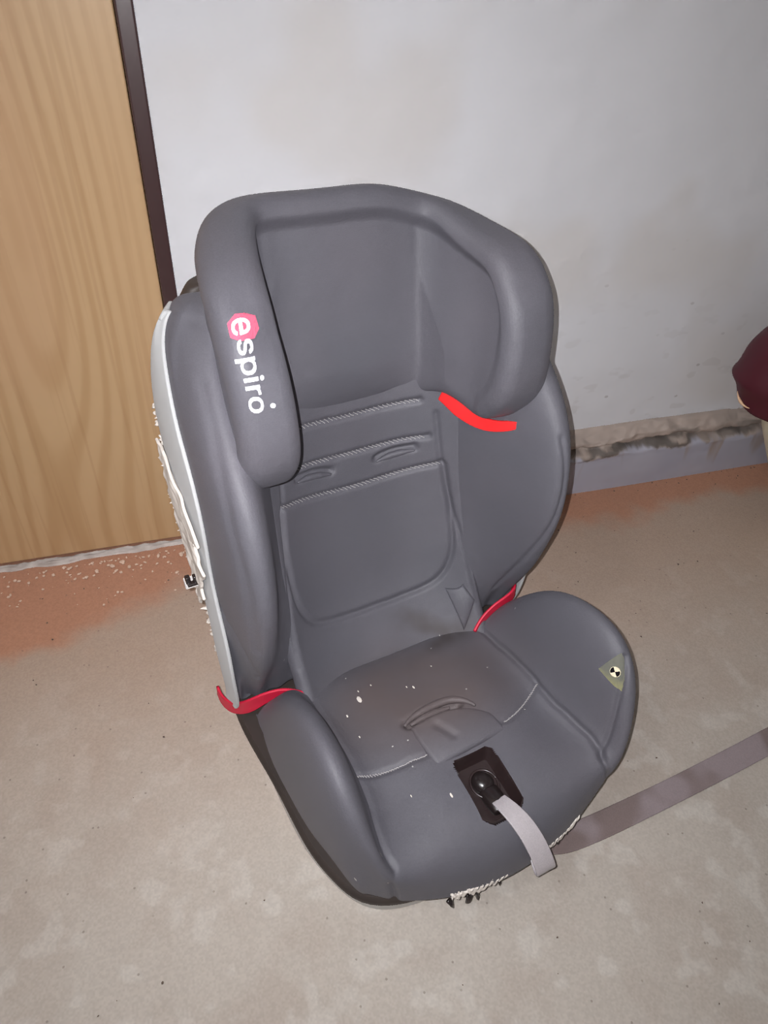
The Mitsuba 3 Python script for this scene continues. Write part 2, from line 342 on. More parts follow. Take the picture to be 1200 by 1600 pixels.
M('plinth_paint', {'type': 'bumpmap', 'tex': proc(lambda p, n, uv: fbm(p.x * 60, p.y * 60, p.z * 60, 4), 8e-4), 'scale': 0.002,
                   'bsdf': {'type': 'principled', 'base_color': proc(plinth_colour), 'roughness': 0.6, 'specular': 0.3}})
M('mortar', {'type': 'diffuse', 'reflectance': proc(lambda p, n, uv: mix(lin(150, 138, 132), lin(196, 188, 182), fbm(p.x * 60, p.y * 60, p.z * 60, 3)))})
M('crumb_pale', {'type': 'diffuse', 'reflectance': rgb(*lin(196, 170, 152))})
M('crumb_dark', {'type': 'diffuse', 'reflectance': rgb(*lin(96, 84, 76))})
M('burgundy', {'type': 'principled', 'base_color': rgb(*lin(74, 26, 36)), 'roughness': 0.5, 'specular': 0.35})
M('gold_trim', {'type': 'principled', 'base_color': rgb(*lin(206, 170, 136)), 'roughness': 0.4, 'specular': 0.5})
M('cream_plastic', {'type': 'principled', 'base_color': proc(lambda p, n, uv: mix(lin(190, 180, 158), lin(176, 164, 142), fbm(p.x * 40, p.y * 40, p.z * 12, 3))), 'roughness': 0.45, 'specular': 0.4})
M('ceiling_paint', {'type': 'diffuse', 'reflectance': rgb(0.78, 0.77, 0.76)})
M('room_paint', {'type': 'diffuse', 'reflectance': rgb(0.74, 0.73, 0.72)})

# ------------------------------------------------------------------ the room
S0, S1, NR, HT = -1.5, 2.0, 3.0, 2.35
def sheet(fn, a, b, na, nb, thick=None):
    u, v = np.meshgrid(np.linspace(*a, na), np.linspace(*b, nb), indexing='ij')
    return trimesh.Trimesh(fn(u, v).reshape(-1, 3), grid_faces(na, nb), process=False)
def slab(s0, s1, n0, n1, z0, z1):
    m = trimesh.creation.box([s1 - s0, n1 - n0, z1 - z0]); m.apply_translation([(s0 + s1) / 2, (n0 + n1) / 2, (z0 + z1) / 2])
    v = W(*m.vertices.T); m = trimesh.Trimesh(v, m.faces[:, ::-1], process=False); return m
FRAME_R, FRAME_L = -0.352, -0.374            # the steel strip beside the door
DOOR_W = 0.86
# floor
put('floor', slab(S0 - .1, S1 + .1, -0.1, NR + .1, -0.12, 0.0), 'concrete', False); tag('floor', kind='structure', label='bare grey concrete floor with reddish dust along the wall')
# back wall, to the right of the door frame: uneven trowelled plaster
def wall_fn(s, z):
    p = np.stack([s * 7, z * 7, s * 0], -1)
    bump = (meshkit.fbm(p, 4, 3) - 0.5) * 0.004 + (meshkit.fbm(p * 5, 3, 8) - 0.5) * 0.0012
    return W(s, np.maximum(bump, -0.006) + 0.003, z)
wall_front_mesh = sheet(wall_fn, (FRAME_R, S1), (0.0, HT), 420, 300)
put('wall_back', cat([wall_front_mesh, slab(FRAME_R, S1 + .1, -0.1, -0.006, 0, HT), slab(S0 - .1, FRAME_L - DOOR_W - 0.022, -0.1, 0.0, 0, HT), slab(FRAME_L - DOOR_W - 0.022, FRAME_R, -0.1, 0.0, 2.02, HT)]), 'plaster', True)
tag('wall_back', kind='structure', label='whitewashed rough plaster cellar wall')
put('wall_left', slab(S0 - .1, S0, -0.1, NR, 0, HT), 'room_paint', False); tag('wall_left', kind='structure')
put('wall_right', slab(S1, S1 + .1, -0.1, NR, 0, HT), 'room_paint', False); tag('wall_right', kind='structure')
put('wall_front', slab(S0 - .1, S1 + .1, NR, NR + .1, 0, HT), 'room_paint', False); tag('wall_front', kind='structure')
put('ceiling', slab(S0 - .1, S1 + .1, -0.1, NR + .1, HT, HT + .1), 'ceiling_paint', False); tag('ceiling', kind='structure')

# door leaf and its steel frame
def rounded_slab(s0, s1, n0, n1, z0, z1, r=0.003):
    import manifold3d as m3
    pts = [m3.Manifold.sphere(r, 12).translate([x, y, z]) for x in (s0 + r, s1 - r) for y in (n0 + r, n1 - r) for z in (z0 + r, z1 - r)]
    h = m3.Manifold.batch_hull(pts).to_mesh(); v = np.array(h.vert_properties[:, :3])
    return trimesh.Trimesh(W(*v.T), np.array(h.tri_verts)[:, ::-1], process=False)
put('door_1', rounded_slab(FRAME_L - DOOR_W + .002, FRAME_L - .001, -0.042, -0.002, 0.013, 1.98), 'door_veneer', 30)
tag('door_1', kind='structure', label='flush wooden door with pale brown wood grain veneer')
put('door_1__door_handle', cat([trimesh.Trimesh(W(*tube([[FRAME_L - DOOR_W + .07, -0.002, 1.03], [FRAME_L - DOOR_W + .07, 0.045, 1.03]], 0.009, 12).vertices.T), tube([[0, 0, 0], [0, 0.047, 0]], 0.009, 12).faces, process=False),
    trimesh.Trimesh(W(*tube([[FRAME_L - DOOR_W + .07, 0.043, 1.03], [FRAME_L - DOOR_W + .19, 0.043, 1.03]], 0.009, 12).vertices.T), tube([[0, 0, 0], [0.12, 0, 0]], 0.009, 12).faces, process=False)]), 'base_plastic', 40)
put('trim_1', cat([rounded_slab(FRAME_L, FRAME_R, -0.08, 0.006, 0, 2.02), rounded_slab(FRAME_L - DOOR_W - .022, FRAME_L - DOOR_W, -0.08, 0.006, 0, 2.02), rounded_slab(FRAME_L - DOOR_W - .022, FRAME_R, -0.08, 0.006, 1.985, 2.02)]), 'frame_paint', 30)
tag('trim_1', kind='structure', label='narrow dark brown painted steel door frame')

# plinth along the wall with a broken mortar ledge on top
def plinth_mesh():
    ns, nk = 620, 64
    s = np.linspace(FRAME_R + 0.03, S1, ns)
    prof = np.array([[0.0405, 0.0], [0.0405, 0.05], [0.040, 0.095], [0.036, 0.103], [0.029, 0.108], [0.032, 0.118], [0.030, 0.130], [0.014, 0.140], [0.004, 0.148], [-0.006, 0.150]])
    d = np.r_[0, np.cumsum(np.linalg.norm(np.diff(prof, axis=0), axis=1))]
    t = np.linspace(0, d[-1], nk); pn, pz = np.interp(t, d, prof[:, 0]), np.interp(t, d, prof[:, 1])
    Sg, Ng = np.meshgrid(s, pn, indexing='ij'); Zg = np.broadcast_to(pz, Sg.shape).copy()
    p = np.stack([Sg * 16, Zg * 26, Ng * 20], -1)
    rough = np.clip((Zg - 0.085) / 0.015, 0, 1) * np.clip((0.149 - Zg) / 0.006, 0, 1)
    a = meshkit.fbm(p, 4, 21) - 0.5
    crack = np.exp(-((Zg - 0.108 - 0.022 * (meshkit.fbm(np.stack([s * 18, s * 0, s * 0], -1), 3, 5) - 0.5)[:, None]) / 0.006) ** 2)
    Ng = Ng + rough * (a * 0.034) - 0.016 * crack * (0.5 + meshkit.noise(p * 1.4, 4)) + (meshkit.fbm(p * 0.5, 2, 9) - 0.5) * 0.003
    Zg = Zg + rough * (meshkit.fbm(p, 4, 33) - 0.5) * 0.026
    Zg = np.maximum(Zg, 0)
    v = np.vstack([W(Sg, Ng, Zg).reshape(-1, 3), W(Sg[0, 0], -.006, 0.0)[None]])        # with its end closed beside the door frame
    return trimesh.Trimesh(v, np.vstack([grid_faces(ns, nk), [[ns * nk, k, k + 1] for k in range(nk - 1)]]), process=False)
put('baseboard_back', plinth_mesh(), 'plinth_paint', True)
tag('baseboard_back', kind='structure', label='blue-grey painted concrete plinth with a cracked crumbling mortar ledge')

# crumbling mortar along the door sill
rng = np.random.default_rng(5)
def rock(c, r, seed, flat=0.6):
    m = trimesh.creation.icosphere(subdivisions=1, radius=1.0); v = np.array(m.vertices)
    v *= 1 + 0.5 * (meshkit.noise(v * 1.7 + seed * 3.1, seed) - 0.5)[:, None]
    q = np.random.default_rng(seed); a = q.uniform(0, 6.28); c_, s_ = math.cos(a), math.sin(a)
    v = v * [q.uniform(.8, 1.5), q.uniform(.7, 1.1), flat]; v = np.c_[v[:, 0] * c_ - v[:, 1] * s_, v[:, 0] * s_ + v[:, 1] * c_, v[:, 2]] * r
    v[:, 2] -= v[:, 2].min(); return trimesh.Trimesh(v + c, m.faces, process=False)
def sill_mesh():
    ns, nk = 300, 18
    s = np.linspace(FRAME_L - DOOR_W + 0.0, FRAME_R + 0.02, ns); k = np.linspace(0, 1, nk)
    Sg, K = np.meshgrid(s, k, indexing='ij')
    w = 0.006 + 0.024 * np.clip(meshkit.fbm(np.stack([s * 16, s * 0, s * 0], -1), 3, 3) - 0.36, 0, 1)
    N = -0.006 + K * (w[:, None] + 0.006)
    Z = (0.006 * np.sqrt(np.maximum(1 - K ** 2, 0)) * (0.35 + meshkit.fbm(np.stack([Sg * 60, K * 3, Sg * 0], -1), 3, 7)))
    return trimesh.Trimesh(W(Sg, N, Z).reshape(-1, 3), grid_faces(ns, nk)[:, ::-1], process=False)
put('trim_2', sill_mesh(), 'mortar', True); tag('trim_2', kind='structure', label='pale crumbling mortar strip under the wooden door')

#SECTION objects
# ------------------------------------------------------------------ the car seat (seat frame, metres)
CAR = 'child_car_seat'
tag(CAR, label='worn grey child car seat with winged headrest standing on the concrete floor', category='car seat')
def seatpart(key, mesh, bsdf, smooth=True):
    v = S(np.array(mesh.vertices)); m = trimesh.Trimesh(v, np.array(mesh.faces)[:, ::-1], process=False)
    scene[CAR + '__' + key] = mikit.ply(m, bsdf, smooth=smooth)

# --- base and tub
def ring_loft(levels, smooth_k=160):
    """levels: list of (z, half outline [(x, y)...] from the back middle round to the front middle)"""
    rows = []
    for z, half in levels:
        h = np.array(half, float); full = np.vstack([h, (h * [-1, 1])[::-1][1:-1]])
        d = np.r_[0, np.cumsum(np.linalg.norm(np.diff(np.vstack([full, full[:1]]), axis=0), axis=1))]
        c = CubicSpline(d, np.vstack([full, full[:1]]), bc_type='periodic')(np.linspace(0, d[-1], smooth_k + 1)[:-1])
        rows.append(np.c_[c, np.full(len(c), z)])
    g = np.stack(rows); nr, nk = g.shape[:2]; i = np.arange(nr * nk).reshape(nr, nk); j = np.roll(i, -1, 1)
    q = np.stack([i[:-1], j[:-1], j[1:], i[1:]], -1).reshape(-1, 4)
    v = np.vstack([g.reshape(-1, 3), g[0].mean(0), g[-1].mean(0)]); e = nr * nk
    f = [[e, i[0, (k + 1) % nk], i[0, k]] for k in range(nk)] + [[e + 1, i[-1, k], i[-1, (k + 1) % nk]] for k in range(nk)]
    m = trimesh.Trimesh(v, np.vstack([q[:, [0, 1, 2]], q[:, [0, 2, 3]], f]), process=False)
    if m.volume < 0: m.invert()
    return m
def outline(k, back, pts):
    return [(0, back), (.12 * k, back), (.185 * k, back + .02), (.21 * k, back + .07)] + list(pts)
LOW = [(.207, .04), (.207, .113), (.205, .18), (.200, .225), (.187, .273), (.169, .310), (.148, .330), (.115, .343), (.06, .350), (0, .352)]
TOP = [(.229, .03), (.227, .10), (.220, .164), (.216, .225), (.212, .264), (.200, .308), (.183, .340), (.158, .358), (.09, .374), (0, .380)]
def blend(t, d=0.0):
    a, b = np.array(LOW), np.array(TOP); c = a * (1 - t) + b * t; m = np.array([0, .15]); return [tuple(m + (q - m) * (1 + d)) for q in c]
seatpart('base', ring_loft([(0, outline(.94, -.10, blend(0, -.015))), (.003, outline(.95, -.105, blend(0))), (.038, outline(.960, -.105, blend(.2))), (.045, outline(.955, -.10, blend(.2, -.012)))]), 'base_plastic', 40)
tag(CAR + '__base', label='grey plastic base')
seatpart('seat_shell', ring_loft([(.043, outline(.95, -.105, blend(.2, -.02))), (.050, outline(.975, -.11, blend(.38, -.004))), (.064, outline(.98, -.115, blend(.55))), (.095, outline(1.0, -.12, blend(.98))), (.104, outline(1.0, -.12, blend(1))), (.109, outline(.99, -.115, blend(1, -.02))), (.108, outline(.95, -.10, blend(1, -.07)))]), 'shell_plastic', 40)
tag(CAR + '__seat_shell', label='dark plastic lower shell')

# --- back shell behind the backrest
def back_shell():
    rows = []
    for z, yb, hw in [(.10, -.005, .195), (.2, -.03, .215), (.3, -.06, .218), (.4, -.10, .216), (.5, -.125, .212), (.58, -.14, .2), (.635, -.15, .17)]:
        rows.append([(-hw, yb, z), (-hw * .6, yb - .012, z), (0, yb - .02, z), (hw * .6, yb - .012, z), (hw, yb, z),
                     (hw * .96, yb - .03, z - .004), (hw * .55, yb - .055, z - .004), (0, yb - .065, z - .004), (-hw * .55, yb - .055, z - .004), (-hw * .96, yb - .03, z - .004)])
    return loop_loft(rows, 60, 120, .01)[0]
seatpart('back_shell', back_shell(), 'shell_plastic')

# --- seat cushion with its two side bolsters
CUSH = [
 [(0, .070, .132), (.075, .070, .133), (.130, .076, .140), (.160, .080, .146), (.190, .076, .150), (.208, .070, .140), (.212, .066, .108)],
 [(0, .105, .150), (.075, .105, .151), (.139, .105, .152), (.168, .105, .180), (.192, .105, .196), (.214, .10, .17), (.216, .10, .112)],
 [(0, .16, .167), (.075, .16, .167), (.140, .165, .168), (.168, .165, .230), (.192, .16, .266), (.217, .16, .22), (.219, .155, .117)],
 [(0, .22, .176), (.075, .22, .177), (.141, .225, .179), (.168, .225, .256), (.193, .22, .302), (.217, .215, .24), (.216, .205, .12)],
 [(0, .28, .176), (.075, .28, .177), (.146, .285, .179), (.171, .28, .258), (.193, .275, .303), (.214, .265, .235), (.208, .255, .12)],
 [(0, .335, .171), (.075, .335, .172), (.152, .338, .176), (.172, .33, .222), (.188, .315, .255), (.202, .30, .20), (.192, .295, .12)],
 [(0, .374, .150), (.075, .369, .151), (.140, .360, .158), (.161, .351, .172), (.175, .338, .178), (.185, .329, .152), (.179, .325, .118)],
 [(0, .390, .092), (.075, .382, .096), (.125, .367, .105), (.145, .358, .110), (.158, .348, .113), (.166, .340, .115), (.171, .335, .117)]]
TRAY = [(-.029, .282), (-.024, .275), (.024, .275), (.029, .282), (.0295, .348), (.018, .357), (-.018, .357), (-.0295, .348)]
from shapely.geometry import Polygon
TRAY = list(Polygon(TRAY).buffer(-.0085).buffer(.0085, quad_segs=12).exterior.coords)[:-1]
cush_grooves = [
 ([(-.141, .09, .15), (-.139, .16, .17), (-.141, .225, .18), (-.146, .284, .18), (-.152, .342, .176), (-.148, .358, .13), (-.147, .36, .11)], .004, .005),
 ([(.138, .09, .15), (.140, .16, .17), (.143, .225, .18), (.149, .284, .18), (.154, .342, .176), (.150, .358, .13), (.149, .36, .11)], .004, .005),
 ([(-.141, .238, .18), (-.09, .251, .177), (-.046, .253, .177)], .0035, .003),
 ([(.06, .258, .177), (.079, .254, .177), (.116, .239, .177), (.143, .225, .18)], .0035, .003),
 ([(.193, .297, .297), (.184, .314, .274), (.170, .328, .237), (.154, .343, .186), (.165, .342, .13)], .0035, .004),
 ([(-.052, .208, .174), (-.029, .203, .174), (0, .202, .174), (.026, .207, .174)], .006, .012),
]
cc = mirror_rows(CUSH)
for v, k in ((0, .5), (1, 1), (2, 1.1), (3, 1.1), (4, 1), (5, .6)):
    cc[0, v, 0] += .008 * k; cc[0, v, 2] += .014 * k; cc[1, v, 0] += .012 * k; cc[2, v, 0] += .006 * k; cc[2, v, 2] -= .016 * k; cc[1, v, 2] -= .030 * k; cc[3, v, 2] += .006 * k
for v in (4, 5, 6): cc[9:, v] += np.array([.005, .008, 0]) * [.4, 1, .8][v - 4]
cushion = Pad(cc, 300, 190, .013, .0065, (0, 0, 1), grooves=cush_grooves, su=0.25, sv=0.3,
              hole=lambda c: in_poly(c[:, :2], TRAY))
seatpart('seat_cushion', cushion.mesh, 'fabric')
tag(CAR + '__seat_cushion', label='grey fabric seat cushion with two raised side bolsters and brown grime')

def stitches(surf, poly, step=.0060, ln=.0080, r=.00048, slant=.36, up=.0007):
    p = dense(poly, .0004); d = np.r_[0, np.cumsum(np.linalg.norm(np.diff(p, axis=0), axis=1))]
    out = []
    for t in np.arange(step, d[-1] - step, step):
        i = np.searchsorted(d, t); c = p[i]; tan = p[min(i + 4, len(p) - 1)] - p[max(i - 4, 0)]; tan /= np.linalg.norm(tan)
        n = surf.normal(c); a = np.cross(n, tan); w = tan * (1 - slant) + a * slant; w /= np.linalg.norm(w)
        q = surf.lay(np.stack([c - w * ln / 2, c, c + w * ln / 2]), up); q[1] += n * .0004
        out.append(tube(q, r, 5))
    return cat(out)
seatpart('seat_cushion__stitching', cat([stitches(cushion, g[0], step=.0034, ln=.0034, r=.0007) for g in cush_grooves[2:4]]), 'thread', False)
tag(CAR + '__seat_cushion__stitching', kind='stuff', label='pale stitches across the seat')
flap = Pad([[(-.050, .213, .181), (-.051, .235, .184), (-.049, .258, .183), (-.046, .272, .179)],
            [(-.018, .211, .186), (-.018, .235, .188), (-.016, .258, .187), (-.013, .271, .182)],
            [(.020, .217, .186), (.022, .238, .188), (.023, .258, .187), (.024, .269, .182)],
            [(.053, .240, .180), (.056, .250, .183), (.058, .260, .182), (.060, .267, .179)]], 70, 70, .010, .006, (0, 0, 1),
           grooves=[([(-.02, .225, .19), (-.008, .25, .19)], .006, .0025)])
seatpart('seat_cushion__buckle_flap', flap.mesh, 'fabric'); tag(CAR + '__seat_cushion__buckle_flap', label='fabric flap beside the crotch strap slot')
seatpart('seat_cushion__slot_edge', cat([tube(cushion.lay([(-.056, .206, .18), (-.045, .200, .18), (-.025, .196, .18), (0, .1945, .18), (.020, .197, .18), (.034, .206, .18), (.042, .222, .18)], .002), [.002, .005, .0055, .005, .002], 10, 60),
    tube(cushion.lay([(-.047, .212, .18), (-.028, .208, .18), (-.008, .205, .18), (.012, .208, .18)], .004), [.002, .0045, .005, .002], 10, 40)]), 'fabric')

# --- adjuster tray, button and strap
def poly_loft(levels, k=12):
    """closed XY outlines at heights, as a hollow basin skin"""
    g = np.stack([np.c_[np.array(o), np.full(len(o), z)] for z, o in levels]); nr, nk = g.shape[:2]
    i = np.arange(nr * nk).reshape(nr, nk); j = np.roll(i, -1, 1)
    q = np.stack([i[:-1], j[:-1], j[1:], i[1:]], -1).reshape(-1, 4)
    v = np.vstack([g.reshape(-1, 3), g[-1].mean(0)]); e = nr * nk
    f = [[e, i[-1, kk], i[-1, (kk + 1) % nk]] for kk in range(nk)]
    return trimesh.Trimesh(v, np.vstack([q[:, [0, 1, 2]], q[:, [0, 2, 3]], f]), process=False)
def off(d, n=120):
    p = Polygon(TRAY).buffer(d, quad_segs=8); return np.array([p.exterior.interpolate(t, normalized=True).coords[0] for t in np.linspace(0, 1, n + 1)[:-1]])
tray = poly_loft([(.166, off(.0020)), (.176, off(.0022)), (.1785, off(.0015)), (.1785, off(.0002)), (.176, off(-.001)), (.166, off(-.003)), (.158, off(-.006)), (.156, off(-.011))])
tv = np.array(tray.vertices); tv[:, 2] += -.10 * (tv[:, 1] - .31); tray.vertices = tv
seatpart('adjuster_tray', tray, 'tray_plastic', 40); tag(CAR + '__adjuster_tray', label='black plastic recess of the strap adjuster')
def dome(c, rx, ry, h, n=24):
    m = trimesh.creation.icosphere(subdivisions=3); v = np.array(m.vertices) * [rx, ry, h]; return trimesh.Trimesh(v + c, m.faces, process=False)
seatpart('adjuster_tray__button', dome((.002, .306, .160), .0142, .0145, .011), 'gloss_black'); tag(CAR + '__adjuster_tray__button', label='shiny round black release button')
th = np.linspace(0, 2 * math.pi, 41)
seatpart('adjuster_tray__button_ring', tube(np.c_[.002 + .0172 * np.cos(th), .309 + .0185 * np.sin(th), np.full(41, .1635)], .0016, 8), 'tray_plastic')
lev = loop_loft([[(.002 + w * math.cos(a), y, z0 + h * math.sin(a)) for a in np.linspace(0, 2 * math.pi, 13)[:-1]] for y, w, h, z0 in [(.318, .0135, .008, .161), (.328, .0135, .0095, .162), (.338, .013, .0095, .163), (.345, .012, .008, .1635)]], 30, 40, .003)[0]
seatpart('adjuster_tray__lever', lev, 'gloss_black'); tag(CAR + '__adjuster_tray__lever', label='glossy black strap lever')
seatpart('adjuster_strap', ribbon([(.003, .336, .171), (.006, .352, .1745), (.011, .372, .172), (.017, .394, .158), (.022, .410, .138), (.026, .416, .120), (.030, .410, .108), (.034, .396, .108), (.036, .384, .116)],
    [(1, .02, 0)] * 9, [.020, .023, .025, .026, .026, .026, .026, .026, .026], .0024, 90), 'webbing')
tag(CAR + '__adjuster_strap', label='grey webbing strap looping over the front edge')

# --- backrest panel
def yb(x, z):
    y = np.interp(z, [.11, .14, .17, .2, .25, .3, .35, .4, .45, .5, .55, .6, .65, .70], [.085, .060, .030, .008, -.018, -.040, -.056, -.068, -.078, -.088, -.097, -.107, -.12, -.135])
    return y + 0.048 * (np.abs(x) / .135) ** 2.6
BZ = [.115, .15, .2, .26, .33, .4, .47, .54, .61, .67]
back_ctrl = [[(x, yb(x, z) - .012, z) for x in (0, .045, .085, .115, .135, .150)] for z in BZ]
LINES = {}
def on_back(p): return [(x, yb(x, z), z) for x, z in p]
_h = [(.121, .384), (.125, .34), (.126, .29), (.120, .245), (.098, .211), (.055, .194)]
LINES['panel'] = on_back(_h + [(0, .190)] + [(-x, z) for x, z in _h[::-1]])
def hline(zc, ze, w): return on_back([(x, zc + (ze - zc) * (x / w) ** 2) for x in np.linspace(-w, w, 11)])
_w = [(.113, .46), (.117, .40), (.124, .34), (.134, .29), (.140, .24), (.146, .19)]
LINES['edge'] = on_back(_w); LINES['edge2'] = on_back([(-x, z) for x, z in _w])
LINES['one'], LINES['two'], LINES['three'] = hline(.464, .475, .096), hline(.411, .424, .106), hline(.362, .387, .121)
back_grooves = [(LINES['panel'], .0045, .0045), (LINES['edge'], .004, .003), (LINES['edge2'], .004, .003)] + [(LINES[k], .004, .0045) for k in ('one', 'two', 'three')]
back_grooves += [(on_back([(s * .033, .394), (s * .06, .402), (s * .088, .406)]), .005, .008) for s in (-1, 1)]
back_pad = Pad(mirror_rows(back_ctrl), 170, 330, .024, .012, (0, 1, 0.2), grooves=back_grooves, su=.3, sv=.2)
seatpart('backrest', back_pad.mesh, 'fabric'); tag(CAR + '__backrest', label='grey padded backrest with stitched cross bands and two harness slots')
seatpart('backrest__stitching', cat([stitches(back_pad, LINES[k]) for k in ('one', 'two', 'three')]), 'thread', False)
tag(CAR + '__backrest__stitching', kind='stuff', label='slanted pale stitches in three rows')
for i, s in enumerate((-1, 1)):
    p = on_back([(s * .034, .390), (s * .06, .397), (s * .087, .401)])
    seatpart('backrest__harness_slot' + ('_001' if i else ''), tube(back_pad.lay(p, .001), [.0015, .0045, .0045, .0015], 10, 40), 'fabric')

# --- side wings of the backrest
WZ = [.148, .205, .26, .32, .38, .44, .5, .545, .585, .615, .638]
WB = [.046, .035, .012, -.018, -.036, -.048, -.058, -.068, -.082, -.092, -.10]
WF = [.060, .080, .103, .120, .130, .126, .106, .070, .020, -.020, -.055]
WK = [.008, .000, -.012, -.035, -.075, -.108, -.125, -.125, -.12, -.118, -.115]
WS = [.002, 0, 0, 0, 0, 0, 0, .001, .005, .013, .028]
wing_pads = {}
for i, s in enumerate((-1, 1)):
    rows = []
    for z, b, f, k, sh in zip(WZ, WB, WF, WK, WS):
        e = (f - b)
        rows.append([(s * (x - sh * np.clip((x - .15) / .05, 0, 1)), y, z) for x, y in [(.126, b - .004), (.148, b + e * .35), (.170, b + e * .72), (.186, f - .006), (.200, f), (.214, f - .014), (.224, f - .05 * min(1, e / .1)), (.229, f - .10 * min(1, (f - k) / .2)), (.229, k + .25 * (f - k) * .3), (.222, k), (.17, k - .004), (.128, b - .045)]])
    gr = [([(s * x, y, z) for x, y, z in [(.193, .105, .495), (.196, .116, .469), (.197, .125, .428), (.195, .126, .386), (.190, .110, .319), (.183, .084, .25), (.176, .062, .20)]], .0035, .003)] if s > 0 else \
         [([(-.203, -.009, .60), (-.209, .045, .559), (-.214, .075, .524), (-.216, .095, .487), (-.214, .112, .44), (-.212, .118, .36), (-.208, .112, .31)], .008, .0022), ([(-.224, .03, .33), (-.214, .085, .28), (-.204, .088, .225)], .007, .002)]
    m, g = loop_loft(rows, 160, 190, .014, gr)
    key = 'side_wing' + ('_001' if i else '')
    seatpart(key, m, 'fabric'); wing_pads[s] = Surf(m)
    tag(CAR + '__' + key, label='grey padded backrest wing')
    strip = []
    for z, f, k, sh in zip([.128] + WZ, [.05] + WF, [.012] + WK, [0] + WS):
        a = f - np.interp(z, [.10, .17, .24, .3], [-.02, .0, .06, .10]) * min(1, max(f - k, .02) / .2)
        a = k + .012 + (a - k - .012) * np.interp(z, [.56, .60, .638], [1, .85, .25])
        strip.append([(s * (.2305 - sh), a, z), (s * (.2345 - sh), a + (k - a) * .4, z), (s * (.2335 - sh), k + .012, z), (s * (.224 - sh), k - .008, z)])
    ln = Pad(np.array(strip), 120, 40, .005, .0025, (s, 0, 0))
    seatpart(key + '__edge_lining', ln.mesh, 'lining'); tag(CAR + '__' + key + '__edge_lining', label='pale grey lining on the outer edge')
    wing_pads[('lining', s)] = ln

# --- headrest
HEAD = [
 [(0, -.089, .478), (.05, -.087, .479), (.095, -.074, .482), (.122, -.042, .492), (.143, -.002, .486), (.153, .036, .488), (.156, .064, .508)],
 [(0, -.089, .522), (.05, -.088, .522), (.099, -.080, .522), (.127, -.045, .522), (.147, -.002, .526), (.156, .042, .531), (.158, .084, .546)],
 [(0, -.101, .59), (.05, -.100, .59), (.101, -.093, .59), (.131, -.056, .589), (.150, -.010, .587), (.159, .040, .590), (.161, .084, .596)],
 [(0, -.114, .665), (.05, -.113, .665), (.101, -.107, .664), (.132, -.072, .657), (.151, -.022, .649), (.160, .030, .644), (.161, .073, .640)],
 [(0, -.129, .735), (.05, -.128, .733), (.101, -.121, .725), (.129, -.092, .711), (.146, -.045, .704), (.157, .006, .698), (.160, .048, .676)]]
hc = mirror_rows(HEAD)
for v in range(5):
    hc[12, v] += np.array([-.007, -.014, 0]); hc[11, v] += np.array([-.005, -.009, 0])
hc[9, 4] += np.array([.002, 0, .004]); hc[8, 4] += np.array([0, 0, -.003])
for u, dz in ((2, .002), (3, .006), (4, .007), (5, .003)): hc[u, 4, 2] += dz
for u, v, dx in ((2, 4, .004), (3, 4, .006), (2, 3, .004), (3, 3, .005), (3, 2, .002)): hc[u, v, 0] += dx
for v, k in ((4, 1.0), (3, .55), (2, .2)):           # the corner beside the door is pulled up and out
    for u, w in ((1, (-.006, 0, .012)), (2, (-.012, -.006, .020)), (3, (-.014, -.006, .018)), (4, (-.004, 0, .006))): hc[u, v] += np.array(w) * k
def sst(a, b, x):
    t = np.clip((x - a) / (b - a), 0, 1); return t * t * (3 - 2 * t)
def head_thick(g, d):
    z, ax = g[..., 2], np.abs(g[..., 0])
    d2 = cKDTree(np.concatenate([dense(e, .001) for e in (g[0], g[-1], g[:, -1])])).query(g.reshape(-1, 3))[0].reshape(d.shape)
    rim = sst(.020, .038, d2) * np.maximum(sst(.150, .085, ax), .25 + .75 * sst(.545, .665, z))
    return .047 + .014 * sst(.10, .15, ax) - .021 * rim - .020 * sst(.535, .466, z) * sst(.125, .06, ax)
def on_head(p): return [tuple(hc_s[int(round((u + 1) / 2 * 200)), int(round(v * 100))]) for u, v in p]
hc_s = resample(hc, 201, 101)
head_grooves = [(on_head([(s * .345, .85), (s * .35, .6), (s * .355, .3), (s * .36, .06)]), .007, .0016) for s in (-1, 1)]
head_grooves += [(on_head([(s * .93, .03), (s * .955, .12), (s * .955, .4)]), .004, .0025) for s in (-1, 1)]
# - .03 * x * x) for x in np.linspace(-.33, .33, 7)]), .004, .003)]
def head_back(g):
    return 1 + 1.1 * np.exp(-((np.abs(g[..., 0]) - .134) / .017) ** 2) * sst(.725, .640, g[..., 2])
headrest = Pad(hc, 340, 240, head_thick, .027, (0, 1, 0), power=2.7, back=head_back, grooves=head_grooves, su=.45, sv=.5, soft=.03, corner=.016)
seatpart('headrest', headrest.mesh, 'fabric'); tag(CAR + '__headrest', label='grey winged headrest with a thick padded rim')

# --- red belt guides
seatpart('belt_guide', ribbon([(-.138, .094, .150), (-.152, .088, .158), (-.172, .080, .163), (-.194, .074, .159), (-.218, .062, .138), (-.236, .038, .119), (-.242, .004, .116)], [(0, .1, 1)] * 7, [.012, .018, .022, .023, .024, .025, .025], .004, 60), 'red_plastic')
seatpart('belt_guide_001', ribbon([(.130, .096, .150), (.150, .089, .165), (.170, .087, .177), (.196, .084, .188), (.214, .06, .182)], [(-.2, .1, 1)] * 5, [.022, .028, .030, .026, .020], .004, 60), 'red_plastic')
seatpart('shoulder_belt_guide', ribbon([(.112, -.040, .494), (.126, -.016, .482), (.142, .010, .472), (.162, .044, .482), (.184, .068, .497)], [(0, -.25, 1)] * 5, [.020, .024, .018, .013, .003], .004, 60), 'red_guide')
for k in ('belt_guide', 'belt_guide_001'): tag(CAR + '__' + k, label='crimson lap belt guide')
tag(CAR + '__shoulder_belt_guide', label='bright red shoulder belt guide under the headrest')

